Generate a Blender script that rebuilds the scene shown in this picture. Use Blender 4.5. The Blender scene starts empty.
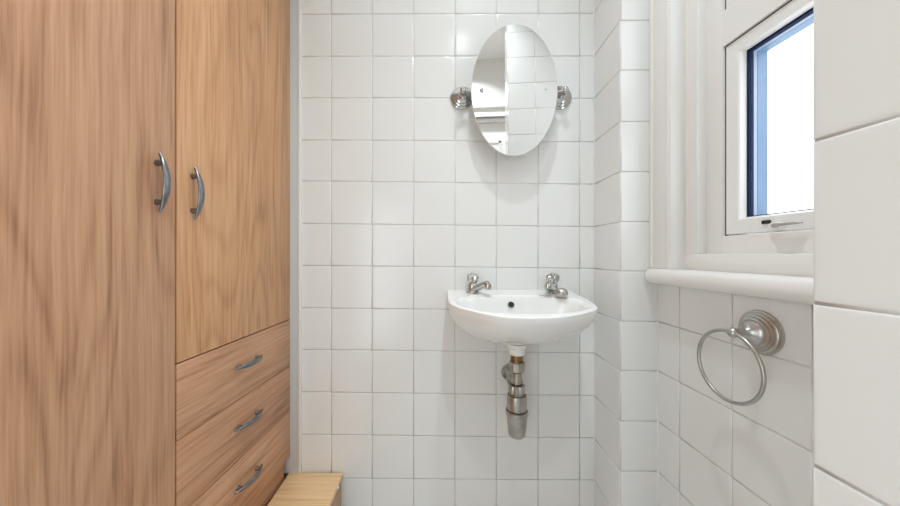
import bpy, bmesh, math, random
from mathutils import Vector, Matrix
random.seed(7)
S = bpy.context.scene
C = S.collection
F = 315.0                      # focal length in pixels of the 900 px wide frame

# ------------------------------------------------------------------ camera
cam = bpy.data.cameras.new('camera')
cam.sensor_width = 36.0
cam.lens = F / 900 * 36.0
cam.shift_x = 14 / 900
cam.shift_y = 1 / 900
cam.clip_start = 0.01
camo = bpy.data.objects.new('camera', cam)
C.objects.link(camo)
camo.location = (0, 0, 0)
camo.rotation_euler = (math.pi / 2, 0, 0)
S.camera = camo

# ------------------------------------------------------------------ world
W = bpy.data.worlds.new('world')
S.world = W
W.use_nodes = True
bg = W.node_tree.nodes['Background']
bg.inputs[0].default_value = (0.93, 0.96, 1.0, 1)
bg.inputs[1].default_value = 2.7

# ------------------------------------------------------------------ lights
def area(name, loc, rot, size, power, color, shape='DISK', size_y=None, spread=math.pi):
    l = bpy.data.lights.new(name, 'AREA')
    l.shape = shape
    l.size = size
    if size_y: l.size_y = size_y
    l.energy = power
    l.color = color
    l.spread = spread
    o = bpy.data.objects.new(name, l)
    C.objects.link(o)
    o.location = loc
    o.rotation_euler = rot
    return o
WARM = (0.865, 0.955, 1.0)
COOL = (0.855, 0.95, 1.0)
area('ceiling_downlight', (0.19, 0.51, 1.645), (0, 0, 0), 0.07, 4.5, WARM, spread=math.radians(105))
area('ceiling_downlight', (0.19, -0.13, 1.645), (0, 0, 0), 0.07, 5.8, WARM, spread=math.radians(115))
area('ceiling_fill_light', (-0.20, 0.45, 1.64), (0, 0, 0), 1.3, 3.0, WARM, 'RECTANGLE', 1.0)  # added soft overhead fill, no such panel in the room
area('rear_fill_light', (-0.42, -0.24, -0.15), (math.radians(88), 0, math.radians(-54)), 0.5, 4.6, COOL, 'RECTANGLE', 1.1)  # added fill behind the camera; the door there is closed

S.view_settings.view_transform = 'Standard'
S.view_settings.look = 'None'
S.view_settings.gamma = 1.0
S.view_settings.use_curve_mapping = False
S.view_settings.exposure = 0.0
S.cycles.use_denoising = True
S.cycles.max_bounces = 16
S.cycles.diffuse_bounces = 10
S.cycles.glossy_bounces = 8

# ------------------------------------------------------------------ materials
def mat(name, color, rough=0.5, metal=0.0, coat=0.0, bump=None, spec=None):
    m = bpy.data.materials.new(name)
    m.use_nodes = True
    nt = m.node_tree
    b = nt.nodes['Principled BSDF']
    b.inputs['Base Color'].default_value = (*color, 1)
    b.inputs['Roughness'].default_value = rough
    b.inputs['Metallic'].default_value = metal
    b.inputs['Coat Weight'].default_value = coat
    b.inputs['Coat Roughness'].default_value = 0.05
    if spec is not None: b.inputs['Specular IOR Level'].default_value = spec
    if bump:
        sc, st, dist = bump
        tc = nt.nodes.new('ShaderNodeTexCoord')
        n = nt.nodes.new('ShaderNodeTexNoise')
        n.inputs['Scale'].default_value = sc
        n.inputs['Detail'].default_value = 3
        bp = nt.nodes.new('ShaderNodeBump')
        bp.inputs['Strength'].default_value = st
        bp.inputs['Distance'].default_value = dist
        nt.links.new(tc.outputs['Object'], n.inputs['Vector'])
        nt.links.new(n.outputs['Fac'], bp.inputs['Height'])
        nt.links.new(bp.outputs['Normal'], b.inputs['Normal'])
    return m

def mottled(name, c1, c2, scale, rough=0.5, metal=0.0, stretch=(1, 1, 1), r2=None, bump=0.0):
    m = mat(name, c1, rough, metal)
    nt = m.node_tree
    b = nt.nodes['Principled BSDF']
    tc = nt.nodes.new('ShaderNodeTexCoord')
    mp = nt.nodes.new('ShaderNodeMapping')
    mp.inputs['Scale'].default_value = stretch
    n = nt.nodes.new('ShaderNodeTexNoise')
    n.inputs['Scale'].default_value = scale
    n.inputs['Detail'].default_value = 5
    r = nt.nodes.new('ShaderNodeValToRGB')
    r.color_ramp.elements[0].position = 0.35
    r.color_ramp.elements[1].position = 0.65
    r.color_ramp.elements[0].color = (*c1, 1)
    r.color_ramp.elements[1].color = (*c2, 1)
    L = nt.links.new
    L(tc.outputs['Object'], mp.inputs[0]); L(mp.outputs[0], n.inputs['Vector'])
    L(n.outputs['Fac'], r.inputs[0]); L(r.outputs[0], b.inputs['Base Color'])
    if r2 is not None:
        mr = nt.nodes.new('ShaderNodeMapRange')
        mr.inputs['From Min'].default_value = 0.3; mr.inputs['From Max'].default_value = 0.7
        mr.inputs['To Min'].default_value = rough; mr.inputs['To Max'].default_value = r2
        L(n.outputs['Fac'], mr.inputs['Value']); L(mr.outputs[0], b.inputs['Roughness'])
    if bump:
        bp = nt.nodes.new('ShaderNodeBump'); bp.inputs['Strength'].default_value = bump
        bp.inputs['Distance'].default_value = 0.001
        L(n.outputs['Fac'], bp.inputs['Height']); L(bp.outputs[0], b.inputs['Normal'])
    return m

def wood(name, axis, light, mid, dark, offset=(0, 0, 0), rough=0.42, cath=1.0):
    """laminate wood with the grain along `axis` ('x','y','z') in object space"""
    m = bpy.data.materials.new(name)
    m.use_nodes = True
    nt = m.node_tree
    b = nt.nodes['Principled BSDF']
    b.inputs['Roughness'].default_value = rough
    N = nt.nodes.new
    L = nt.links.new
    tc = N('ShaderNodeTexCoord')
    off = N('ShaderNodeVectorMath'); off.operation = 'ADD'
    off.inputs[1].default_value = offset
    wn = N('ShaderNodeTexNoise'); wn.inputs['Scale'].default_value = 5.0; wn.inputs['Detail'].default_value = 2
    wm = N('ShaderNodeMapping'); wv = [1.0] * 3; wv['xyz'.index(axis)] = 0.45; wm.inputs['Scale'].default_value = wv
    ws = N('ShaderNodeVectorMath'); ws.operation = 'SCALE'; ws.inputs['Scale'].default_value = 0.022
    wa = N('ShaderNodeVectorMath'); wa.operation = 'ADD'
    L(tc.outputs['Object'], wm.inputs[0]); L(wm.outputs[0], wn.inputs['Vector']); L(wn.outputs['Color'], ws.inputs[0])
    L(ws.outputs[0], wa.inputs[0]); L(tc.outputs['Object'], wa.inputs[1]); L(wa.outputs[0], off.inputs[0])
    def stretched(along, across, scale, detail=4, dist=0.0, rough=0.55):
        mp = N('ShaderNodeMapping')
        v = [across] * 3
        v['xyz'.index(axis)] = along
        mp.inputs['Scale'].default_value = v
        n = N('ShaderNodeTexNoise')
        n.inputs['Scale'].default_value = scale
        n.inputs['Detail'].default_value = detail
        n.inputs['Roughness'].default_value = rough
        n.inputs['Distortion'].default_value = dist
        L(off.outputs[0], mp.inputs[0]); L(mp.outputs[0], n.inputs['Vector'])
        return n.outputs['Fac']
    def math_(op, a, b_):
        n = N('ShaderNodeMath'); n.operation = op
        for i, x in enumerate((a, b_)):
            if x is None: continue
            if isinstance(x, (int, float)): n.inputs[i].default_value = x
            else: L(x, n.inputs[i])
        return n.outputs[0]
    field = stretched(0.24, 1.7, 2.4, 2, 0.35, 0.40)          # slow field whose contours are the growth rings
    rings = math_('SINE', math_('MULTIPLY', field, 120.0), None)
    rings = math_('MULTIPLY', math_('ADD', rings, 1.0), 0.5)
    rings = math_('POWER', rings, 3.0)
    patch = stretched(0.35, 1.6, 2.2, 2, 0.0)                # where the rings show strongly
    fine = stretched(0.02, 1.0, 210.0, 4, 0.0, 0.65)
    med = stretched(0.03, 1.0, 75.0, 4, 0.15)
    broad = stretched(0.12, 1.0, 9.0, 3, 0.1)
    v = math_('MULTIPLY', math_('SUBTRACT', rings, 0.3), math_('MULTIPLY', patch, 0.50 * cath))
    v = math_('ADD', v, math_('MULTIPLY', math_('SUBTRACT', med, 0.5), 1.0))
    v = math_('ADD', v, math_('MULTIPLY', math_('SUBTRACT', fine, 0.5), 1.5))
    v = math_('ADD', v, math_('MULTIPLY', math_('SUBTRACT', broad, 0.5), 0.8))
    v = math_('ADD', v, 0.42)
    r = N('ShaderNodeValToRGB')
    e = r.color_ramp.elements
    e[0].position = 0.05; e[0].color = (*light, 1)
    e[1].position = 0.95; e[1].color = (*dark, 1)
    k = e.new(0.5); k.color = (*mid, 1)
    L(v, r.inputs[0]); L(r.outputs[0], b.inputs['Base Color'])
    bp = N('ShaderNodeBump'); bp.inputs['Strength'].default_value = 0.12; bp.inputs['Distance'].default_value = 0.0004
    L(fine, bp.inputs['Height']); L(bp.outputs[0], b.inputs['Normal'])
    return m

TILE = mat('glazed_white_tile', (0.775, 0.775, 0.76), 0.17, bump=(9, 0.25, 0.0012))
GROUT = mottled('tile_grout', (0.60, 0.585, 0.56), (0.72, 0.705, 0.68), 22, 0.9)
PLASTER = mat('white_plaster', (0.83, 0.82, 0.80), 0.7, bump=(30, 0.1, 0.001))
GLOSSPAINT = mat('white_gloss_paint', (0.81, 0.795, 0.77), 0.28, bump=(14, 0.25, 0.001))
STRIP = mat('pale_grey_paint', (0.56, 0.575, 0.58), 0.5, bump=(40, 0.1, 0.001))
SEALANT = mottled('white_sealant', (0.80, 0.79, 0.77), (0.66, 0.65, 0.63), 18, 0.5, bump=0.4)
UPVC = mat('white_window_frame_plastic', (0.82, 0.815, 0.80), 0.25)
CERAMIC = mat('white_sanitary_ceramic', (0.82, 0.815, 0.80), 0.07, coat=0.3)
CHROME = mat('polished_chrome', (0.56, 0.56, 0.55), 0.07, 1.0)
NICKEL = mottled('brushed_nickel', (0.48, 0.465, 0.44), (0.53, 0.52, 0.495), 160, 0.30, 1.0, r2=0.36)
AGED = mottled('aged_chrome_pipe', (0.36, 0.345, 0.305), (0.52, 0.505, 0.465), 30, 0.3, 1.0, r2=0.40)
BRASS = mottled('tarnished_brass', (0.17, 0.10, 0.045), (0.34, 0.24, 0.12), 90, 0.4, 1.0)
PEWTER = mottled('grey_pewter_metal', (0.20, 0.21, 0.225), (0.27, 0.275, 0.29), 70, 0.3, 1.0)
WHITEPL = mat('white_plastic', (0.83, 0.82, 0.79), 0.35)
BLACK = mat('black_and_hole_shade', (0.012, 0.012, 0.014), 0.5)  # bolt colour; also paints the shade inside overflow hole, slot and spout mouth
DARKRING = mat('dark_groove_shade', (0.05, 0.045, 0.035), 0.6)  # near-black that paints the shade in the trap's grooves
LEVER = mat('grey_lever_metal', (0.42, 0.41, 0.39), 0.4, 0.6)
GAPSHADE = mat('dark_grey_gap_shade', (0.06, 0.06, 0.058), 0.7)  # shade of the sash gap, put into the colour
NAVY = mat('dark_navy_gasket', (0.008, 0.02, 0.055), 0.7, spec=.1)
BLUE = mottled('blue_painted_outer_frame', (0.11, 0.22, 0.38), (0.18, 0.31, 0.48), 12, 0.4, stretch=(1, 1, .2))
PALEBLUE = mat('pale_blue_outer_bead', (0.36, 0.46, 0.62), 0.35)
MIRROR = mat('mirror_silver', (0.93, 0.935, 0.93), 0.005, 1.0)
MIRROREDGE = mat('mirror_polished_edge', (0.80, 0.82, 0.81), 0.2, 0.3)
LINO = mottled('pale_floor_vinyl', (0.66, 0.65, 0.63), (0.72, 0.71, 0.69), 12, 0.5)
GLASS = bpy.data.materials.new('clear_window_glass')
GLASS.use_nodes = True
_nt = GLASS.node_tree
_nt.nodes.clear()
_o = _nt.nodes.new('ShaderNodeOutputMaterial')
_mx = _nt.nodes.new('ShaderNodeMixShader'); _mx.inputs[0].default_value = 0.05
_t = _nt.nodes.new('ShaderNodeBsdfTransparent'); _g = _nt.nodes.new('ShaderNodeBsdfGlossy')
_g.inputs['Roughness'].default_value = 0.03
_nt.links.new(_t.outputs[0], _mx.inputs[1]); _nt.links.new(_g.outputs[0], _mx.inputs[2]); _nt.links.new(_mx.outputs[0], _o.inputs[0])

WL, WM, WD = (0.61, 0.35, 0.210), (0.50, 0.263, 0.148), (0.30, 0.145, 0.072)
WOOD_V1 = wood('wood_laminate_upright_grain', 'z', WL, WM, WD, (0.3, 0.21, 0.4))
WOOD_V2 = wood('wood_laminate_upright_grain_lit', 'z', (0.69, 0.395, 0.215), (0.57, 0.305, 0.152), (0.36, 0.17, 0.075), (1.7, 3.4, 0.13), cath=0.8)  # same laminate, lightened in colour for the stronger light on this door
WOOD_H = [wood('wood_laminate_level_grain_%d' % i, 'y', WL, WM, WD, (0.7 * i, 1.3 * i, 0.37 * i + .2), cath=0.8) for i in range(3)]
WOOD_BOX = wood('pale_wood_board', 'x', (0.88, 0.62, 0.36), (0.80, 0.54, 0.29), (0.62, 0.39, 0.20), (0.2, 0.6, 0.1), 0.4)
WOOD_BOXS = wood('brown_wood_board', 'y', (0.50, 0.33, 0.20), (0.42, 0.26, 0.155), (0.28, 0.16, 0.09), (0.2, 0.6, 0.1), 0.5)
WOOD_DARK = mat('brown_cabinet_edge', (0.09, 0.045, 0.025), 0.7)

# ------------------------------------------------------------------ helpers
def obj(name, bm, m, parent=None, smooth=None, kind=None, label=None):
    me = bpy.data.meshes.new(name)
    bmesh.ops.recalc_face_normals(bm, faces=bm.faces) if smooth != 'keep' else None
    bm.to_mesh(me); bm.free()
    for x in (m if isinstance(m, (list, tuple)) else [m]): me.materials.append(x)
    if smooth:
        for p in me.polygons: p.use_smooth = True
        if smooth is True:
            me.set_sharp_from_angle(angle=math.radians(38))
    o = bpy.data.objects.new(name, me)
    C.objects.link(o)
    if parent: o.parent = parent
    if kind: o['kind'] = kind
    if label: o['label'] = label
    return o
def tag(o, label, cat, group=None):
    o['label'] = label; o['category'] = cat
    if group: o['group'] = group
    return o
def thing(name, label, cat, loc=(0, 0, 0), rotz=0, group=None):
    o = bpy.data.objects.new(name, None); C.objects.link(o)
    o.location = loc; o.rotation_euler = (0, 0, rotz)
    return tag(o, label, cat, group)
def box(bm, x0, x1, y0, y1, z0, z1, mi=0, bevel=0.0, seg=2):
    vs = [bm.verts.new((x, y, z)) for x in (x0, x1) for y in (y0, y1) for z in (z0, z1)]
    idx = [(0, 1, 3, 2), (4, 6, 7, 5), (0, 4, 5, 1), (2, 3, 7, 6), (0, 2, 6, 4), (1, 5, 7, 3)]
    fs = [bm.faces.new([vs[i] for i in f]) for f in idx]
    for f in fs: f.material_index = mi
    if bevel > 0:
        es = list({e for f in fs for e in f.edges})
        r = bmesh.ops.bevel(bm, geom=es, offset=bevel, segments=seg, profile=0.5, affect='EDGES')
        for f in r['faces']: f.material_index = mi
    return fs
def boxobj(name, dims, m, parent=None, bevel=0.0, kind=None, label=None, seg=2):
    bm = bmesh.new(); box(bm, *dims, bevel=bevel, seg=seg)
    return obj(name, bm, m, parent, smooth=True if bevel else None, kind=kind, label=label)
def frame_of(d):
    d = d.normalized()
    up = Vector((0, 0, 1)) if abs(d.z) < 0.9 else Vector((0, 1, 0))
    a = d.cross(up).normalized(); b = a.cross(d).normalized()
    return a, b
def sweep(bm, pts, radii, n=14, cap=True, closed=False, flat=None):
    """tube along pts; radii scalar or (ra, rb) per point"""
    pts = [Vector(p) for p in pts]
    rings = []
    m = len(pts)
    pa = None
    for i, p in enumerate(pts):
        if closed: d = pts[(i + 1) % m] - pts[i - 1]
        else: d = pts[min(i + 1, m - 1)] - pts[max(i - 1, 0)]
        d.normalize()
        if flat is not None:
            a = Vector(flat); b = d.cross(a).normalized()
        elif pa is None: a, b = frame_of(d)
        else:
            a = (pa - d * pa.dot(d)).normalized(); b = a.cross(d).normalized()
        pa = a
        r = radii[i] if isinstance(radii, (list, tuple)) else radii
        ra, rb = r if isinstance(r, (list, tuple)) else (r, r)
        rings.append([bm.verts.new(p + a * ra * math.cos(t) + b * rb * math.sin(t)) for t in (2 * math.pi * k / n for k in range(n))])
    for i in range(m if closed else m - 1):
        A, B = rings[i], rings[(i + 1) % m]
        for k in range(n): bm.faces.new((A[k], A[(k + 1) % n], B[(k + 1) % n], B[k]))
    if cap and not closed:
        bm.faces.new(rings[0][::-1]); bm.faces.new(rings[-1])
def lathe(bm, prof, center=(0, 0, 0), axis=(0, 0, 1), n=40, cap=True):
    """prof: list of (radius, height along axis)"""
    ax = Vector(axis).normalized(); a, b = frame_of(ax); c = Vector(center)
    rings = []
    for r, h in prof:
        if r < 1e-6: rings.append([bm.verts.new(c + ax * h)])
        else: rings.append([bm.verts.new(c + ax * h + a * r * math.cos(t) + b * r * math.sin(t)) for t in (2 * math.pi * k / n for k in range(n))])
    for A, B in zip(rings, rings[1:]):
        for k in range(n):
            k2 = (k + 1) % n
            if len(A) == 1 and len(B) == 1: continue
            if len(A) == 1: bm.faces.new((A[0], B[k2], B[k]))
            elif len(B) == 1: bm.faces.new((A[k], A[k2], B[0]))
            else: bm.faces.new((A[k], A[k2], B[k2], B[k]))
    if cap:
        if len(rings[0]) > 1: bm.faces.new(rings[0][::-1])
        if len(rings[-1]) > 1: bm.faces.new(rings[-1])

G = 0.0026   # grout joint
def cell(bm, p, nrm, h=0.0016, g=G):
    """one pillow-edged tile; p = four corners (on the joint lines) in order, nrm = outward normal"""
    p = [Vector(q) for q in p]
    n = Vector(nrm).normalized()
    tilt = (random.gauss(0, .0012), random.gauss(0, .0012))
    cen = sum(p, Vector()) / 4
    def inset(d):
        out = []
        for i in range(4):
            e1 = (p[(i + 1) % 4] - p[i]).normalized(); e2 = (p[i - 1] - p[i]).normalized()
            out.append(p[i] + (e1 + e2) * d)
        return out
    e1 = (p[1] - p[0]).normalized(); e2 = (p[3] - p[0]).normalized()
    rings = []
    for d, hh in ((g / 2, 0), (g / 2 + .0002, h * .45), (g / 2 + .0008, h * .78), (g / 2 + .0024, h * .92), (g / 2 + .0052, h), (g / 2 + .007, h)):
        rings.append([bm.verts.new(q + n * (hh + (q - cen).dot(e1) * tilt[0] + (q - cen).dot(e2) * tilt[1])) for q in inset(d)])
    fs = []
    for A, B in zip(rings, rings[1:]):
        for k in range(4): fs.append(bm.faces.new((A[k], A[(k + 1) % 4], B[(k + 1) % 4], B[k])))
    fs.append(bm.faces.new(rings[-1]))
    if fs[-1].normal.dot(n) < 0 or True:
        fs[-1].normal_update()
        if fs[-1].normal.dot(n) < 0:
            for f in fs: f.normal_flip()
    for f in fs: f.material_index = 0; f.smooth = True
def tiles(bm, us, rows, P, nrm, **k):
    """us: joint positions; rows: functions/pairs giving v at first and last u; P(u, v)->point"""
    u0, u1 = us[0], us[-1]
    def v(row, u):
        a, b = row
        return a + (b - a) * (u - u0) / (u1 - u0)
    for a, b in zip(us, us[1:]):
        for r0, r1 in zip(rows, rows[1:]):
            cell(bm, [P(a, v(r0, a)), P(b, v(r0, b)), P(b, v(r1, b)), P(a, v(r1, a))], nrm, **k)
def tileobj(name, bm):
    return obj(name, bm, [TILE, GROUT], smooth='keep', kind='structure')
def gbox(bm, *d): return box(bm, *d, mi=1)

# ------------------------------------------------------------------ geometry constants
YB = 1.145; SB = YB / F          # back wall
YF = 0.970                       # face of the boxed-out corner
XR = 0.6836                      # window wall
XP, YP = 0.3590, 0.2990          # near pier
ZF, ZC = -0.97, 1.65
XL = -1.16
YR = -0.42
bx = lambda px: (px - 436) * SB
rowsR = [(254 - y) * SB for y in (13.5, 56.3, 98.5, 142, 184.4, 226.8, 268.5, 311, 353, 395.5, 437.9, 480)]
rowsL = [(254 - y) * SB for y in (14.6, 56.5, 98, 140, 180.9, 223.5, 265.4, 307.8, 349.3, 391.7, 434, 477.7)]
TP = 0.1535
while rowsR[0] < ZC - TP: rowsR.insert(0, rowsR[0] + TP); rowsL.insert(0, rowsL[0] + TP)
rowsR.insert(0, ZC); rowsL.insert(0, ZC); rowsR.append(ZF); rowsL.append(ZF)
XC0, XC1 = bx(594.3), (620.5 - 436) * YF / F

# ------------------------------------------------------------------ setting
bm = bmesh.new()
gbox(bm, XL - .1, 0.95, YB, YB + .12, ZF - .05, ZC + .05)
tiles(bm, [bx(x) for x in (301, 331.3, 372.1, 413.6, 454.9, 496.2, 538.0, 579.6, 594.3)], list(zip(rowsL, rowsR)),
      lambda u, v: (u, YB, v), (0, -1, 0))
tileobj('wall_back', bm)

rows_lvl = [(z, z) for z in rowsR]
bm = bmesh.new()
# boxed-out corner: side face then front face
gv = [bm.verts.new(v) for v in ((XC0, YB, ZF), (XC1, YF, ZF), (XC1, YF, ZC), (XC0, YB, ZC), (XR + .02, YF, ZF), (XR + .02, YF, ZC), (XR + .02, YB, ZF), (XR + .02, YB, ZC))]
for f in ((0, 1, 2, 3), (1, 4, 5, 2), (4, 6, 7, 5), (0, 3, 7, 6), (3, 2, 5, 7), (0, 6, 4, 1)): bm.faces.new([gv[i] for i in f]).material_index = 1
nr = Vector((-(YB - YF), -(XC0 - XC1), 0)).normalized()
tiles(bm, [0, 1], rows_lvl, lambda u, v: (XC0 + (XC1 - XC0) * u, YB + (YF - YB) * u, v), nr)
tiles(bm, [XC1, XR], rows_lvl, lambda u, v: (u, YF, v), (0, -1, 0))
# wall under the sill
ZS = -0.088
rw = [(z, z) for z in rowsR if z < ZS - .02]
gbox(bm, XR, XR + .12, YP - .1, YF, ZF, ZS)
tiles(bm, [YF, .8833, .7265, .5715, .4165, YP - .0], [(ZS - .002, ZS - .002)] + rw, lambda u, v: (XR, u, v), (-1, 0, 0))
tileobj('wall_right', bm)
# painted wall round the window opening
bm = bmesh.new()
box(bm, XR + .03, XR + .12, YP - .1, YF, 1.10, ZC)
box(bm, XR + .045, XR + .12, .865, YF, ZS, 1.10)
box(bm, XR + .045, XR + .12, YP - .1, .30, ZS, 1.10)
box(bm, XR + .02, XR + .12, YR, YP - .1, ZF, ZC)
obj('wall_right_upper', bm, PLASTER, kind='structure')

# near pier
bm = bmesh.new()
gbox(bm, XP, XR + .03, .19, YP, ZF, ZC)
pr = [0.1072 + TP * k for k in range(-7, 11)]
pr = [ZF] + [z for z in pr if ZF + .03 < z < ZC - .03] + [ZC]
prr = [(z, z) for z in sorted(pr, reverse=True)]
tiles(bm, [YP + .0014, .19], prr, lambda u, v: (XP, u, v), (-1, 0, 0))
tiles(bm, [XP, XP + .157, XR], prr, lambda u, v: (u, YP, v), (0, 1, 0))
tiles(bm, [XP, XP + .152, XR], prr, lambda u, v: (u, .19, v), (0, -1, 0))
tileobj('wall_near_right', bm)

bm = bmesh.new(); box(bm, XL - .1, XL, YR - .1, YB, ZF, ZC); obj('wall_left', bm, PLASTER, kind='structure')
bm = bmesh.new()
box(bm, XL, -.32, YR - .1, YR, ZF, ZC); box(bm, .52, .95, YR - .1, YR, ZF, ZC); box(bm, -.32, .52, YR - .1, YR, 1.17, ZC)
obj('wall_rear', bm, GLOSSPAINT, kind='structure')
# door behind the camera, seen in the mirror
door = bpy.data.objects.new('door_1', None); C.objects.link(door); door['kind'] = 'structure'
boxobj('door_leaf', (-.28, .48, YR - .07, YR - .035, ZF + .01, 1.13), GLOSSPAINT, door, .002)
bm = bmesh.new()
for x0, x1 in ((-.21, .05), (.15, .41)):
    for z0, z1 in ((-.82, -.1), (.08, .98)):
        for d in ((x0, x1, z1 - .02, z1), (x0, x1, z0, z0 + .02), (x0, x0 + .02, z0, z1), (x1 - .02, x1, z0, z1)):
            box(bm, d[0], d[1], YR - .036, YR - .028, d[2], d[3], bevel=.002)
obj('panel_moulding', bm, GLOSSPAINT, door)
bm = bmesh.new()
box(bm, -.32, -.283, YR - .08, YR, ZF, 1.17); box(bm, .483, .52, YR - .08, YR, ZF, 1.17); box(bm, -.283, .483, YR - .08, YR, 1.135, 1.17)
obj('door_frame', bm, GLOSSPAINT, door)
bm = bmesh.new()
for t, w in ((.018, .07), (.026, .03)):
    box(bm, -.31 - w, -.31, YR, YR + t, ZF, 1.16 + w, bevel=.003)
    box(bm, .51, .51 + w, YR, YR + t, ZF, 1.16 + w, bevel=.003)
    box(bm, -.31, .51, YR, YR + t, 1.16, 1.16 + w, bevel=.003)
box(bm, -.39, .59, YR, YR + .04, 1.23, 1.255, bevel=.004)
obj('architrave', bm, GLOSSPAINT, door)

bm = bmesh.new(); box(bm, XL - .1, .95, YR - .1, YB + .1, ZF - .06, ZF); obj('floor', bm, LINO, kind='structure')
bm = bmesh.new(); box(bm, XL - .1, .95, YR - .1, YB + .1, ZC, ZC + .06); obj('ceiling', bm, PLASTER, kind='structure')

# corner strip beside the wardrobe
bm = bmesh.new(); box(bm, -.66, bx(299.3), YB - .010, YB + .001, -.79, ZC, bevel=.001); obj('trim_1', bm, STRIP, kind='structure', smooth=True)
bm = bmesh.new(); box(bm, bx(299.4), bx(302.2), YB - .012, YB + .001, -.79, ZC, bevel=.0025); obj('trim_2', bm, GLOSSPAINT, kind='structure', smooth=True)
# sealant beads in the tiled corners
def bead(name, x, y, z0, z1, r, wob=.0006):
    bm = bmesh.new()
    n = max(8, int((z1 - z0) / .02))
    rnd = random.Random(hash(name) % 97 if False else len(name) * 7 + int(abs(x) * 1000))
    sweep(bm, [(x + rnd.gauss(0, wob), y + rnd.gauss(0, wob), z0 + (z1 - z0) * i / n) for i in range(n + 1)], [r * rnd.uniform(.8, 1.25) for _ in range(n + 1)], n=10)
    return obj(name, bm, SEALANT, kind='structure', smooth='keep')
bead('trim_3', XC0 - .0005, YB - .0005, ZF, ZC, .0032, .0003)
bead('trim_4', XR - .0005, YF - .0005, ZF, ZS, .0042, .0007)

# ------------------------------------------------------------------ window
XA, XB, XCC = .660, .700, .725
YA, YB2, YC = .888, .845, .797
win = bpy.data.objects.new('window_1', None); C.objects.link(win); win['kind'] = 'structure'
YN = .335     # near side of the sash opening
bm = bmesh.new()
box(bm, XA, XR + .06, YA, YF - .002, -.043, 1.12, bevel=.003)
box(bm, XA - .0025, XA + .01, YA + .004, YA + .018, -.043, 1.12, bevel=.002)
box(bm, XA - .006, XR, YF - .014, YF - .001, -.043, ZC, bevel=.005, seg=3)
obj('architrave', bm, GLOSSPAINT, win, smooth=True)
bm = bmesh.new()
box(bm, XB, XB + .045, YB2, YA + .01, 0.0, 1.10, bevel=.003)
box(bm, XB - .003, XB + .01, YB2 + .028, YB2 + .036, -.0, 1.10, bevel=.0012)
box(bm, XB - .001, XB + .055, .29, YA + .01, -.0435, 0.0005, bevel=.003)
obj('frame_lining', bm, GLOSSPAINT, win, smooth=True)
bm = bmesh.new()
def frame_ring(bm, x0, x1, ya, yb, za, zb, wy, wz0, wz1, bevel=.002, wyn=None):
    """rectangular frame; ya far side, yb near side; opening inset by wy / wz"""
    wyn = wy if wyn is None else wyn
    box(bm, x0, x1, ya - wy, ya, za, zb, bevel=bevel)
    box(bm, x0, x1, yb, yb + wyn, za, zb, bevel=bevel)
    box(bm, x0, x1, yb + wyn, ya - wy, za, za + wz0, bevel=0)
    box(bm, x0, x1, yb + wyn, ya - wy, zb - wz1, zb, bevel=0)
# fixed frame with two openings
ZO0, ZO1, ZT0, ZT1 = .0455, .524, .612, 1.05
box(bm, XCC, XCC + .06, YC, YB2 + .01, 0, 1.10, bevel=.001)
box(bm, XCC, XCC + .06, .29, YN, 0, 1.10, bevel=.001)
box(bm, XCC, XCC + .06, YN, YC, 0, ZO0)
box(bm, XCC, XCC + .06, YN, YC, ZO1, ZT0)
box(bm, XCC, XCC + .06, YN, YC, ZT1, 1.10)
obj('window_frame', bm, GLOSSPAINT, win, smooth=True)
def sash(z0, z1, wb, wt):
    s = bpy.data.objects.new('sash', None); C.objects.link(s); s.parent = win
    g = .0028
    xf, xg = .7300, .746
    ya, yb = YC - g, YN + g
    za, zb = z0 + g, z1 - g
    yi, yj = .757, YN + .035
    zi, zj = z0 + wb, z1 - wt
    bm = bmesh.new()
    def ring(x, y0, y1, z0_, z1_): return [bm.verts.new(v) for v in ((x, y1, z0_), (x, y0, z0_), (x, y0, z1_), (x, y1, z1_))]
    R = [ring(XCC + .05, yb, ya, za, zb), ring(xf + .002, yb, ya, za, zb), ring(xf, yb + .002, ya - .002, za + .002, zb - .002),
         ring(xf + .001, yj - .004, yi + .006, zi - .006, zj + .004), ring(xf + .0035, yj - .003, yi + .003, zi - .004, zj + .003),
         ring(xg, yj, yi, zi, zj), ring(XCC + .05, yj, yi, zi, zj)]
    for A, B in zip(R, R[1:] + R[:1]):
        for k in range(4): bm.faces.new((A[k], A[(k + 1) % 4], B[(k + 1) % 4], B[k]))
    obj('sash_frame', bm, UPVC, s)
    bm = bmesh.new()
    for d in ((ya, YC, z0, z1), (YN, yb, z0, z1), (yb, ya, zb, z1)):  # dark strips painted into the sash gap as its shade
        box(bm, .7315, .7375, *d)
    obj('gap_shade_strip', bm, GAPSHADE, s, label='dark strip painting the shade in the gap round the sash')
    bm = bmesh.new()
    box(bm, xg + .004, xg + .007, yj - .004, yi + .004, zi - .004, zj + .004)
    obj('pane', bm, GLASS, s)
    # outer gasket, bead and blue outer frame, each stepping in further
    def rect(bm, x0, x1, w0, w):       # frame from inset w0 (outside) to inset w
        Y0, Y1, Z0, Z1 = yj, yi, zi, zj
        box(bm, x0, x1, Y1 - w, Y1 - w0, Z0 + w0, Z1 - w0)
        box(bm, x0, x1, Y0 + w0, Y0 + w, Z0 + w0, Z1 - w0)
        box(bm, x0, x1, Y0 + w, Y1 - w, Z0 + w0, Z0 + w * .35)
        box(bm, x0, x1, Y0 + w, Y1 - w, Z1 - w, Z1 - w0)
    bm = bmesh.new(); rect(bm, xg + .001, xg + .012, -.003, .0050); obj('gasket', bm, NAVY, s)
    bm = bmesh.new(); rect(bm, xg + .0125, xg + .020, -.003, .0055); obj('outer_bead', bm, PALEBLUE, s)
    bm = bmesh.new(); rect(bm, xg + .0205, xg + .045, -.006, .0060); obj('outer_frame', bm, BLUE, s)
    return s
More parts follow.
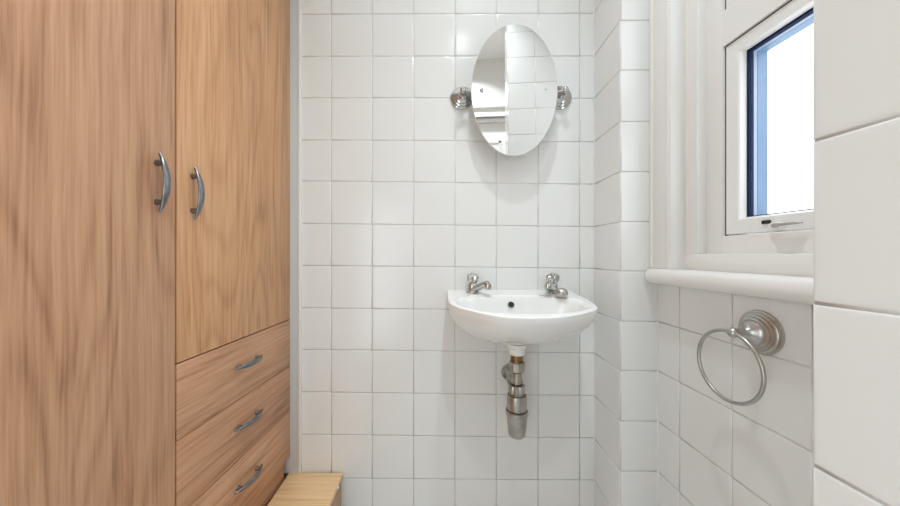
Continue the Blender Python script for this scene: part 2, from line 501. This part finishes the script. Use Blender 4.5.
sa = sash(ZO0, ZO1, .043, .035)
sash(ZT0, ZT1, .043, .035)
# latch on the bottom rail: dark slot, keeper and white lever
PX = lambda x, px: x * F / (px - 436)
bm = bmesh.new(); ys = PX(.7285, 766)
box(bm, .7265, .731, ys - .0085, ys + .0085, .0665, .0745, bevel=.0008); obj('latch_slot', bm, BLACK, sa)
bm = bmesh.new()
yl = PX(.72, 788)
sweep(bm, [(.726, yl + .024, .060), (.716, yl + .022, .0605), (.711, yl + .014, .0605), (.709, yl, .0612), (.710, yl - .020, .062), (.715, yl - .030, .0625)], [(.006, .005), (.006, .005), (.006, .004), (.0065, .003), (.006, .003), (.003, .002)], n=10)
obj('latch', bm, LEVER, sa, smooth=True, label='grey metal lever')
bm = bmesh.new(); box(bm, .7165, .7315, yl + .014, yl + .036, .050, .0665, bevel=.003)
obj('keeper', bm, WHITEPL, sa, smooth=True)

# sill with rounded nose
bm = bmesh.new()
X0, Z0, Z1 = .634, -.088, -.043
r = (Z1 - Z0) / 2
prof = [(XR + .05, Z0 + .004), (X0 + r + .012, Z0 + .002)]
for k in range(0, 13):
    t = -math.pi / 2 - math.pi * k / 12
    prof.append((X0 + r * .8 + r * .8 * math.cos(t), (Z0 + Z1) / 2 + r * math.sin(t)))
prof += [(XR + .05, Z1)]
ends = []
for j in range(0, 7):      # rounded far end
    a = math.pi / 2 * j / 6
    ends.append((YF - .0025 - .014 * (1 - math.sin(a)), .014 * (1 - math.cos(a))))
stations = [(YP + .001, 0)] + [(YF - .0165, 0)] + [(y, d) for y, d in ends[::-1] if y > YF - .016]
stations = [(YP + .001, 0), (YF - .018, 0), (YF - .012, .001), (YF - .007, .004), (YF - .004, .009)]
rings = []
for y, d in stations:
    ring = []
    for i, (x, z) in enumerate(prof):
        w = max(0, 1 - (x - X0) / .05)
        ring.append(bm.verts.new((x + d * w, y, z + (-d * .5 * w if z > (Z0 + Z1) / 2 else d * .5 * w))))
    rings.append(ring)
n = len(prof)
for A, B in zip(rings, rings[1:]):
    for k in range(n): bm.faces.new((A[k], A[(k + 1) % n], B[(k + 1) % n], B[k]))
bm.faces.new(rings[0]); bm.faces.new(rings[-1][::-1])
obj('window_sill', bm, GLOSSPAINT, win, smooth=True)

# ------------------------------------------------------------------ wardrobe
WX, WY, TH = -.5256, 1.134, -.062
war = thing('wardrobe', 'tall wooden wardrobe with two doors and three drawers along the left side', 'wardrobe', (WX, WY, ZF), TH)
zz = lambda z: z - ZF
T = .018; GP = .0021
YG = -.4635
ZD = [-.236, -.401, -.566, -.727]
# carcass set back behind the fronts
bm = bmesh.new()
box(bm, -.55, -.021, -.985, -.040, .245, 2.07)
obj('carcass', bm, WOOD_DARK, war)
boxobj('plinth', (-.034, -.016, -.975, -.012, 0.0, .2425), WOOD_H[1], war)
def bow_handle(parent, p, along, out):
    al = Vector(along); ou = Vector(out); p = Vector(p); side = al.cross(ou)
    bm = bmesh.new()
    L, n = .059, 24
    pts, rad = [], []
    for i in range(n + 1):
        s = -1 + 2 * i / n
        pts.append(p + al * (s * L) + ou * (.0055 + .0165 * (1 - s * s) ** 1.0))
        w = max(.0012, .0066 * (1 - abs(s) ** 2.8)) + .0008
        rad.append((w, .0022 + .0024 * (1 - abs(s) ** 3)))
    sweep(bm, pts, rad, n=14, flat=side)
    for s in (-.66, .66):
        b = p + al * (s * L)
        sweep(bm, [b, b + ou * .004, b + ou * .0125], [.0062, .0054, .0048], n=14)
    return obj('handle', bm, PEWTER, parent, smooth=True, label='dark grey metal bow handle')
def front(name, y0, y1, z0, z1, m):
    return boxobj(name, (-T, 0, y0, y1, zz(z0), zz(z1)), m, war, bevel=.0008)
dl = front('door', YG - .508, YG - GP, ZD[3], 1.1, WOOD_V1)
dr = front('door', YG + GP, 0, ZD[0] + GP, 1.1, WOOD_V2)
bow_handle(dl, (0, YG - .043, zz(.1425)), (0, 0, 1), (1, 0, 0))
bow_handle(dr, (0, YG + .042, zz(.137)), (0, 0, 1), (1, 0, 0))
for i, hz in enumerate((-.3085, -.474, -.641)):
    d = front('drawer', YG + GP, 0, ZD[i + 1] + GP / 2, ZD[i] - GP / 2, WOOD_H[i])
    bow_handle(d, (0, -.2325, zz(hz)), (0, 1, 0), (1, 0, 0))

# ------------------------------------------------------------------ low box beside the wardrobe
bxo = thing('wooden_box', 'low pale wooden box on the floor at the foot of the wardrobe drawers', 'box', (-.44, .75, ZF))
boxobj('top', (-.090, .104, -.45, .388, .164, .18), WOOD_BOX, bxo, bevel=.0012)
boxobj('side_panel', (.084, .100, -.44, .380, 0, .164), WOOD_BOXS, bxo)
boxobj('side_panel', (-.088, -.073, -.44, .380, 0, .164), WOOD_BOXS, bxo)
boxobj('end_panel', (-.073, .084, .364, .380, 0, .164), WOOD_BOXS, bxo)
boxobj('end_panel', (-.073, .084, -.44, -.424, 0, .164), WOOD_BOXS, bxo)
bm = bmesh.new(); lathe(bm, [(.005, 0), (.0055, .001), (.005, .003), (.003, .0042), (0, .0046)], (.1038, .325, .1725), (1, 0, 0), 20)
obj('screw_cap', bm, WHITEPL, bxo, smooth=True, label='small white screw cap')

# ------------------------------------------------------------------ basin
CX = .263
outline = [(.040, YB), (.0392, 1.06), (.0395, 1.006), (.0425, .965), (.053, .935), (.070, .910), (.0896, .891), (.1237, .858), (.1562, .836), (.195, .820), (.235, .8135), (.279, .8145),
           (.316, .820), (.360, .837), (.407, .861), (.4477, .889), (.466, .908), (.476, .930), (.483, .9715), (.4865, 1.034), (.4865, 1.095), (.4865, YB)]
def cat(pts, n):
    """Catmull-Rom resample"""
    out = []
    P = [pts[0]] + pts + [pts[-1]]
    for i in range(1, len(P) - 2):
        for k in range(n):
            t = k / n
            q = []
            for c in (0, 1):
                a, b, c_, d = P[i - 1][c], P[i][c], P[i + 1][c], P[i + 2][c]
                q.append(.5 * (2 * b + (c_ - a) * t + (2 * a - 5 * b + 4 * c_ - d) * t * t + (3 * b - a - 3 * c_ + d) * t ** 3))
            out.append(tuple(q))
    out.append(pts[-1])
    return out
dense = cat(outline, 8)
poly = dense + [(.4865 + (.040 - .4865) * k / 24, YB) for k in range(1, 24)]
RC = Vector((CX, .985))
NA = 160
def ray(poly, ang):
    d = Vector((math.cos(ang), math.sin(ang)))
    best = None
    for i in range(len(poly)):
        a = Vector(poly[i]) - RC; b = Vector(poly[(i + 1) % len(poly)]) - RC
        e = b - a
        den = d.x * e.y - d.y * e.x
        if abs(den) < 1e-12: continue
        t = (a.x * e.y - a.y * e.x) / den
        u = (a.x * d.y - a.y * d.x) / den
        if t > 0 and -1e-6 <= u <= 1 + 1e-6 and (best is None or t > best): best = t
    return RC + d * best
angs = [2 * math.pi * k / NA for k in range(NA)]
# make the two wall corners exact
for cx_ in (.040, .4865):
    a = math.atan2(YB - RC.y, cx_ - RC.x)
    j = min(range(NA), key=lambda i: abs(angs[i] - a)); angs[j] = a
OUT = [ray(poly, a) for a in angs]
zr = lambda y: -.131 - .1 * (YB - y)      # the rim slopes gently to the front
ZBOT = -.302
def inner_pt(a, s=1.0, ox=0, oy=0):
    c, si = math.cos(a), math.sin(a)
    hw, hf, hb = .197, .130, .078
    h = hb if si > 0 else hf
    p = 2.5
    r = (abs(c / hw) ** p + abs(si / h) ** p) ** (-1 / p)
    return Vector((CX + ox + r * c * s, RC.y - .005 + oy + r * si * s))
bm = bmesh.new()
rings = []
# outside from the bottom up
for t in (.995, .98, .955, .92, .87, .80, .71, .61, .50, .38, .25, .13, .05):
    ring = []
    for q in OUT:
        wf = max(0, min(1, (YB - q.y) / .33)); p = 2.2 - .45 * wf
        s = max(0, 1 - t ** p) ** (.40 + .1 * wf)
        x = CX + (q.x - CX) * s; y = YB + (q.y - YB) * s
        z0 = zr(q.y) - .006
        ring.append(bm.verts.new((x, y, z0 + (ZBOT - z0) * t)))
    rings.append(ring)
# rim roll
for off, dz in ((-.001, -.008), (.0, -.005), (-.0006, -.0022), (-.0028, -.0005), (-.006, 0)):
    ring = []
    for q in OUT:
        d = (q - RC).normalized()
        nq = q + d * off
        if q.y > YB - .001: nq.y = YB
        ring.append(bm.verts.new((nq.x, nq.y, zr(q.y) + dz)))
    rings.append(ring)
# deck / inside
for s, dz in ((1.05, 0.0), (1.015, -.0012), (.985, -.005), (.955, -.013), (.925, -.028), (.885, -.050), (.82, -.072), (.70, -.092), (.50, -.105), (.28, -.111), (.12, -.113)):
    ring = []
    for a, q in zip(angs, OUT):
        v = inner_pt(a, s, 0, .012 * (1 - s))
        if s > 1:      # keep between rim and bowl
            w = inner_pt(a, 1.0)
            v = w + (q - w) * .2
        ring.append(bm.verts.new((v.x, v.y, zr(v.y) * (s if s < 1 else 1) + (1 - min(s, 1)) * zr(.95) + dz)))
    rings.append(ring)
for A, B in zip(rings, rings[1:]):
    for k in range(NA): bm.faces.new((A[k], A[(k + 1) % NA], B[(k + 1) % NA], B[k]))
bm.faces.new(rings[0][::-1])
bm.faces.new(rings[-1])
basin = thing('wash_basin', 'small white ceramic wash basin hung on the tiled back wall', 'basin', (CX, YB, ZBOT))
off = Vector(basin.location)
def rel(o, p):
    """put a part built in room coordinates under its thing"""
    o.parent = p; o.matrix_parent_inverse = Matrix.Identity(4)
    d = Vector(p.location)
    R = p.rotation_euler.to_matrix().inverted()
    me = o.data
    for v in me.vertices: v.co = R @ (v.co - d)
    return o
bowl = rel(obj('bowl', bm, CERAMIC, smooth=True), basin)
# overflow hole with ring on the rear slope of the bowl
oc = Vector((.2505, 1.0515, 0)); oc.z = -(304.8 - 254) * oc.y / F
bm = bmesh.new(); lathe(bm, [(.0118, -.006), (.0118, .0006), (.0108, .0022), (.0095, .0022), (.0088, .0006), (.0088, -.006)], oc, (0, -.9, .30), 28, cap=False)
rel(obj('overflow_ring', bm, CHROME, smooth=True), basin)
bm = bmesh.new(); lathe(bm, [(0.0001, 0), (.0092, 0), (.0092, .0008), (0.0001, .0008)], oc, (0, -.9, .30), 24, cap=False)
rel(obj('overflow_hole', bm, BLACK), basin)
# drain in the bowl
bm = bmesh.new(); lathe(bm, [(.030, 0), (.030, .003), (.024, .0035), (.019, .001), (.0001, .001)], (CX, .985, zr(.95) - .1115), (0, 0, 1), 32, cap=False)
rel(obj('drain', bm, CHROME, smooth=True), basin)
# fixing bolt peeping out underneath at the left
bm = bmesh.new(); bp_ = Vector((.1285, 1.04, -.2540))
lathe(bm, [(.006, 0), (.006, .012), (.003, .014), (0, .014)], bp_ + Vector((0, 0, -.006)), (-.3, -.6, -.75), 6)
rel(obj('fixing_bolt', bm, BLACK), basin)

# ------------------------------------------------------------------ taps
def tap(x, y, z, rot, label, head):
    t = thing('basin_tap', label, 'tap', (x, y, z), 0, 'taps on the wash basin')
    t.rotation_euler = (Matrix.Rotation(.05, 3, 'X') @ Matrix.Rotation(rot, 3, 'Z')).to_euler()
    bm = bmesh.new()
    lathe(bm, [(.0235, 0), (.0235, .003), (.020, .0055), (.0185, .010), (.0175, .022), (.0165, .029), (.0145, .032), (.010, .034)], n=32)
    obj('body', bm, CHROME, t, smooth=True)
    bm = bmesh.new()
    sweep(bm, [(0, .008, .006), (0, -.012, .0115), (0, -.030, .020), (0, -.050, .0305), (0, -.060, .0355), (0, -.0675, .036), (0, -.0715, .0325), (0, -.0725, .026), (0, -.0725, .021)],
          [(.015, .011), (.0165, .0115), (.0145, .0105), (.0125, .0100), (.0122, .0105), (.0122, .0118), (.0120, .0125), (.0118, .0120), (.0112, .0112)], n=20)
    sp = obj('spout', bm, CHROME, t, smooth=True)
    bm = bmesh.new(); lathe(bm, [(.0088, 0), (.0088, -.0012), (.0001, -.0012)], (0, -.0725, .0207), n=20, cap=False)
    obj('spout_mouth', bm, BLACK, sp)
    # four-lobed knob on a neck
    bm = bmesh.new()
    rr = []
    n = 64
    for h, r, amp in ((.032, .0085, 0), (.0355, .0085, 0), (.038, .0125, .08), (.042, .0165, .17), (.050, .0190, .22), (.059, .0200, .22), (.0655, .0190, .18), (.0695, .0150, .10), (.071, .009, .03)):
        rr.append([bm.verts.new((math.cos(a) * r * (1 + amp * math.cos(4 * a)), math.sin(a) * r * (1 + amp * math.cos(4 * a)), h)) for a in (2 * math.pi * k / n for k in range(n))])
    for A, B in zip(rr, rr[1:]):
        for k in range(n): bm.faces.new((A[k], A[(k + 1) % n], B[(k + 1) % n], B[k]))
    bm.faces.new(rr[0][::-1]); bm.faces.new(rr[-1])
    kn = obj('knob', bm, CHROME, t, smooth=True)
    kn.rotation_euler = (0, 0, head); kn.location = (0, 0, -.006)
    bm = bmesh.new(); lathe(bm, [(.0085, .071), (.0085, .0722), (.006, .0734), (0, .0736)], n=24)
    c = obj('knob_cap', bm, CHROME, kn, smooth=True)
    return t
ty = 1.111
tap(.129, ty, zr(ty) + .0006, math.radians(38), 'chrome basin tap standing on the left end of the basin', .2)
tap(.411, ty, zr(ty) + .0006, math.radians(-32), 'chrome basin tap standing on the right end of the basin', .6)

# plug on the right of the basin with a stub of bead chain
def basin_z(x, y): return zr(y)
pl = thing('basin_plug', 'round grey metal plug resting in front of the right tap', 'plug', (.414, 1.040, zr(1.04) + .0006))
pl.rotation_euler = (.1, 0, 0)
bm = bmesh.new()
lathe(bm, [(.014, 0), (.0185, .003), (.0205, .010), (.0195, .018), (.015, .0245), (.008, .0285), (0, .0295)], n=30)
obj('stopper', bm, NICKEL, pl, smooth=True)
bm = bmesh.new()
pc = [Vector((.400 - .0062 * k, 1.052 - .0005 * k, zr(1.052) + .0026)) for k in range(10)]
for p in pc:
    bmesh.ops.create_uvsphere(bm, u_segments=10, v_segments=8, radius=.0024, matrix=Matrix.Translation(p))
rel(obj('bead_chain', bm, CHROME, smooth='keep'), pl)

# ------------------------------------------------------------------ waste and bottle trap
wx, wy = CX + .0055, 1.046
tr = thing('bottle_trap', 'tarnished chrome bottle trap hanging under the wash basin', 'pipe', (wx, wy, -.61))
zy = lambda y: -(y - 254) * wy / F
def part(name, prof, m, n=36, label=None):
    bm = bmesh.new(); lathe(bm, [(r, z) for r, z in prof], (wx, wy, 0), (0, 0, 1), n)
    return rel(obj(name, bm, m, smooth=True, label=label), tr)
part('waste_collar', [(.034, zy(343)), (.033, zy(346.5)), (.0275, zy(348)), (.0255, zy(354)), (.021, zy(354.5))], WHITEPL, label='white collar under the basin')
part('waste_tail', [(.0205, zy(354)), (.0205, zy(362.5))], BRASS, label='brown tarnished threaded tail')
def nut(name, y0, y1, r, ridges=8, amp=.05):
    bm = bmesh.new(); n = 64; rr = []
    for y, s in ((y0, .9), (y0 + .8, 1), ((y0 + y1) / 2, 1.03), (y1 - .8, 1), (y1, .9)):
        rr.append([bm.verts.new((wx + r * s * (1 + amp * math.cos(ridges * a)) * math.cos(a), wy + r * s * (1 + amp * math.cos(ridges * a)) * math.sin(a), zy(y))) for a in (2 * math.pi * k / n for k in range(n))])
    for A, B in zip(rr, rr[1:]):
        for k in range(n): bm.faces.new((A[k], A[(k + 1) % n], B[(k + 1) % n], B[k]))
    bm.faces.new(rr[0]); bm.faces.new(rr[-1])
    return rel(obj(name, bm, AGED, smooth=True), tr)
nut('coupling_nut', 361.5, 371, .0255, 8, .035)
part('inlet_tube', [(.0155, zy(370)), (.0155, zy(387))], AGED)
nut('coupling_nut', 384.5, 393.5, .026, 10, .06)
for k, (yy, rr_) in enumerate(((371.6, .0175), (384.0, .0175), (394.2, .0285), (409.2, .0330))):  # dark rings stand for shaded grooves under the nuts and at the cup
    part('groove_ring', [(rr_, zy(yy - .5)), (rr_ + .0006, zy(yy)), (rr_, zy(yy + .6))], DARKRING, label='dark ring painting the shade of a seam groove')
part('trap_body', [(.022, zy(392.5)), (.030, zy(395)), (.0322, zy(397)), (.0322, zy(411))], AGED)
part('trap_cup', [(.0322, zy(409.5)), (.0362, zy(410)), (.0368, zy(412)), (.0362, zy(414)), (.0335, zy(415)), (.0295, zy(430)), (.0275, zy(434)), (.0215, zy(436)), (.008, zy(436.6)), (0.0001, zy(436.6))], AGED)
bm = bmesh.new()
zo = zy(384)
sweep(bm, [(wx, wy, zo), (wx - .001, wy + .025, zo), (wx - .002, wy + .06, zo), (wx - .002, YB - .004, zo)], [.0165] * 4, n=24)
rel(obj('outlet_pipe', bm, AGED, smooth=True), tr)
bm = bmesh.new(); lathe(bm, [(.0175, -.012), (.028, -.011), (.030, -.004), (.030, 0.0)], (wx - .002, YB - .0018, zo + .004), (0, 1, 0), 32)
rel(obj('wall_flange', bm, AGED, smooth=True), tr)
bm = bmesh.new()
sweep(bm, [(wx - .001, wy + .018, zo), (wx - .001, wy + .042, zo)], [.0265, .0265], n=10)
rel(obj('outlet_nut', bm, AGED), tr)

# ------------------------------------------------------------------ oval mirror
MY = 1.082
mx, mz = (514.0 - 436) * MY / F, (254 - 90.0) * MY / F
a_, b_ = 42.7 * MY / F, 66.3 * MY / F
mir = thing('oval_mirror', 'oval frameless tilting mirror on chrome wall mounts above the basin', 'mirror', (mx, YB, mz))
bm = bmesh.new()
n = 128
def oval(s, y): return [bm.verts.new((math.cos(t) * (a_ - s), y, math.sin(t) * (b_ - s))) for t in (2 * math.pi * k / n for k in range(n))]
rr = [oval(0.0, .0028), oval(0, -.0012), oval(.0018, -.0024)]
for A, B in zip(rr, rr[1:]):
    for k in range(n): bm.faces.new((A[k], A[(k + 1) % n], B[(k + 1) % n], B[k])).material_index = 1
bm.faces.new(rr[0]).material_index = 1
f = bm.faces.new(rr[-1]); f.material_index = 0
glass = obj('mirror_glass', bm, [MIRROR, MIRROREDGE], mir)
glass.location = (0, MY - YB, 0)
MIR_TILT, MIR_YAW = math.radians(-.8), math.radians(-2.4)
glass.rotation_euler = (MIR_TILT, 0, MIR_YAW)
for sx, rx in ((-1, (461.8 - 436) * SB), (1, (559.5 - 436) * SB)):
    rz = (254 - 98.5) * SB
    bm = bmesh.new()
    cpt = Vector((rx, YB - .0016, rz))
    lathe(bm, [(.042, 0), (.0425, .003), (.041, .006), (.0365, .0075), (.036, .011), (.033, .0135), (.028, .0145), (.027, .018), (.022, .0205), (.0175, .0215), (.016, .026), (.0115, .029), (.009, .035), (.009, .046)], cpt, (0, -1, 0), 48)
    mt = rel(obj('wall_mount', bm, CHROME, smooth=True), mir)
    # ball end, pivot arm and screw through the glass
    sxp = (481.8 - 436) * MY / F if sx < 0 else (545.0 - 436) * MY / F
    szp = (254 - 90.5) * MY / F
    bm = bmesh.new()
    bc = cpt + Vector((0, -.050, .004))
    bmesh.ops.create_uvsphere(bm, u_segments=24, v_segments=16, radius=.0115, matrix=Matrix.Translation(bc))
    sweep(bm, [bc, Vector((sxp + sx * .006, MY + .012, szp)), Vector((sxp, MY + .0095, szp)), Vector((sxp, MY + .003, szp))], [.006, .006, .008, .009], n=14)
    rel(obj('pivot_arm', bm, CHROME, smooth=True), mir)
    bm = bmesh.new()
    lathe(bm, [(.0058, -.004), (.0062, .0016), (.0050, .0042), (.0025, .0055), (0, .0058)], (sxp, MY - .0016, szp), (0, -1, 0), 24)
    rel(obj('screw_cap', bm, CHROME, smooth=True), mir)

# ------------------------------------------------------------------ towel ring
cy_, cz_ = .660, -.1640
tw = thing('towel_ring', 'brushed metal towel ring fixed to the tiles under the window sill', 'towel ring', (XR, cy_, cz_))
bm = bmesh.new()
lathe(bm, [(.0450, 0), (.0460, .003), (.0450, .006), (.0415, .0070), (.0418, .0095), (.0395, .0115), (.0370, .0118), (.0368, .0145), (.0340, .0160), (.0318, .0162), (.0312, .0190), (.0285, .0205), (.0262, .0208), (.0250, .0235), (.0205, .0265), (.0150, .0305), (.0095, .0350), (.0075, .0420), (.0075, .0530)], (XR - .0016, cy_, cz_), (-1, 0, 0), 56)
rel(obj('wall_plate', bm, NICKEL, smooth=True), tw)
bm = bmesh.new()
bc = Vector((.6235, cy_ + .001, cz_ - .001))
bmesh.ops.create_uvsphere(bm, u_segments=24, v_segments=16, radius=.0105, matrix=Matrix.Translation(bc))
lathe(bm, [(.0085, 0), (.0085, .004)], bc + Vector((.010, 0, 0)), (1, 0, 0), 24)
rel(obj('ball_end', bm, NICKEL, smooth=True), tw)
bm = bmesh.new()
rc = Vector((.6225, .6720, cz_ - .0740)); R0 = .0740
sweep(bm, [rc + Vector((0, math.cos(t) * R0, math.sin(t) * R0)) for t in (2 * math.pi * k / 96 for k in range(96))], .0039, n=14, closed=True, flat=(1, 0, 0))
rel(obj('ring', bm, NICKEL, smooth='keep'), tw)
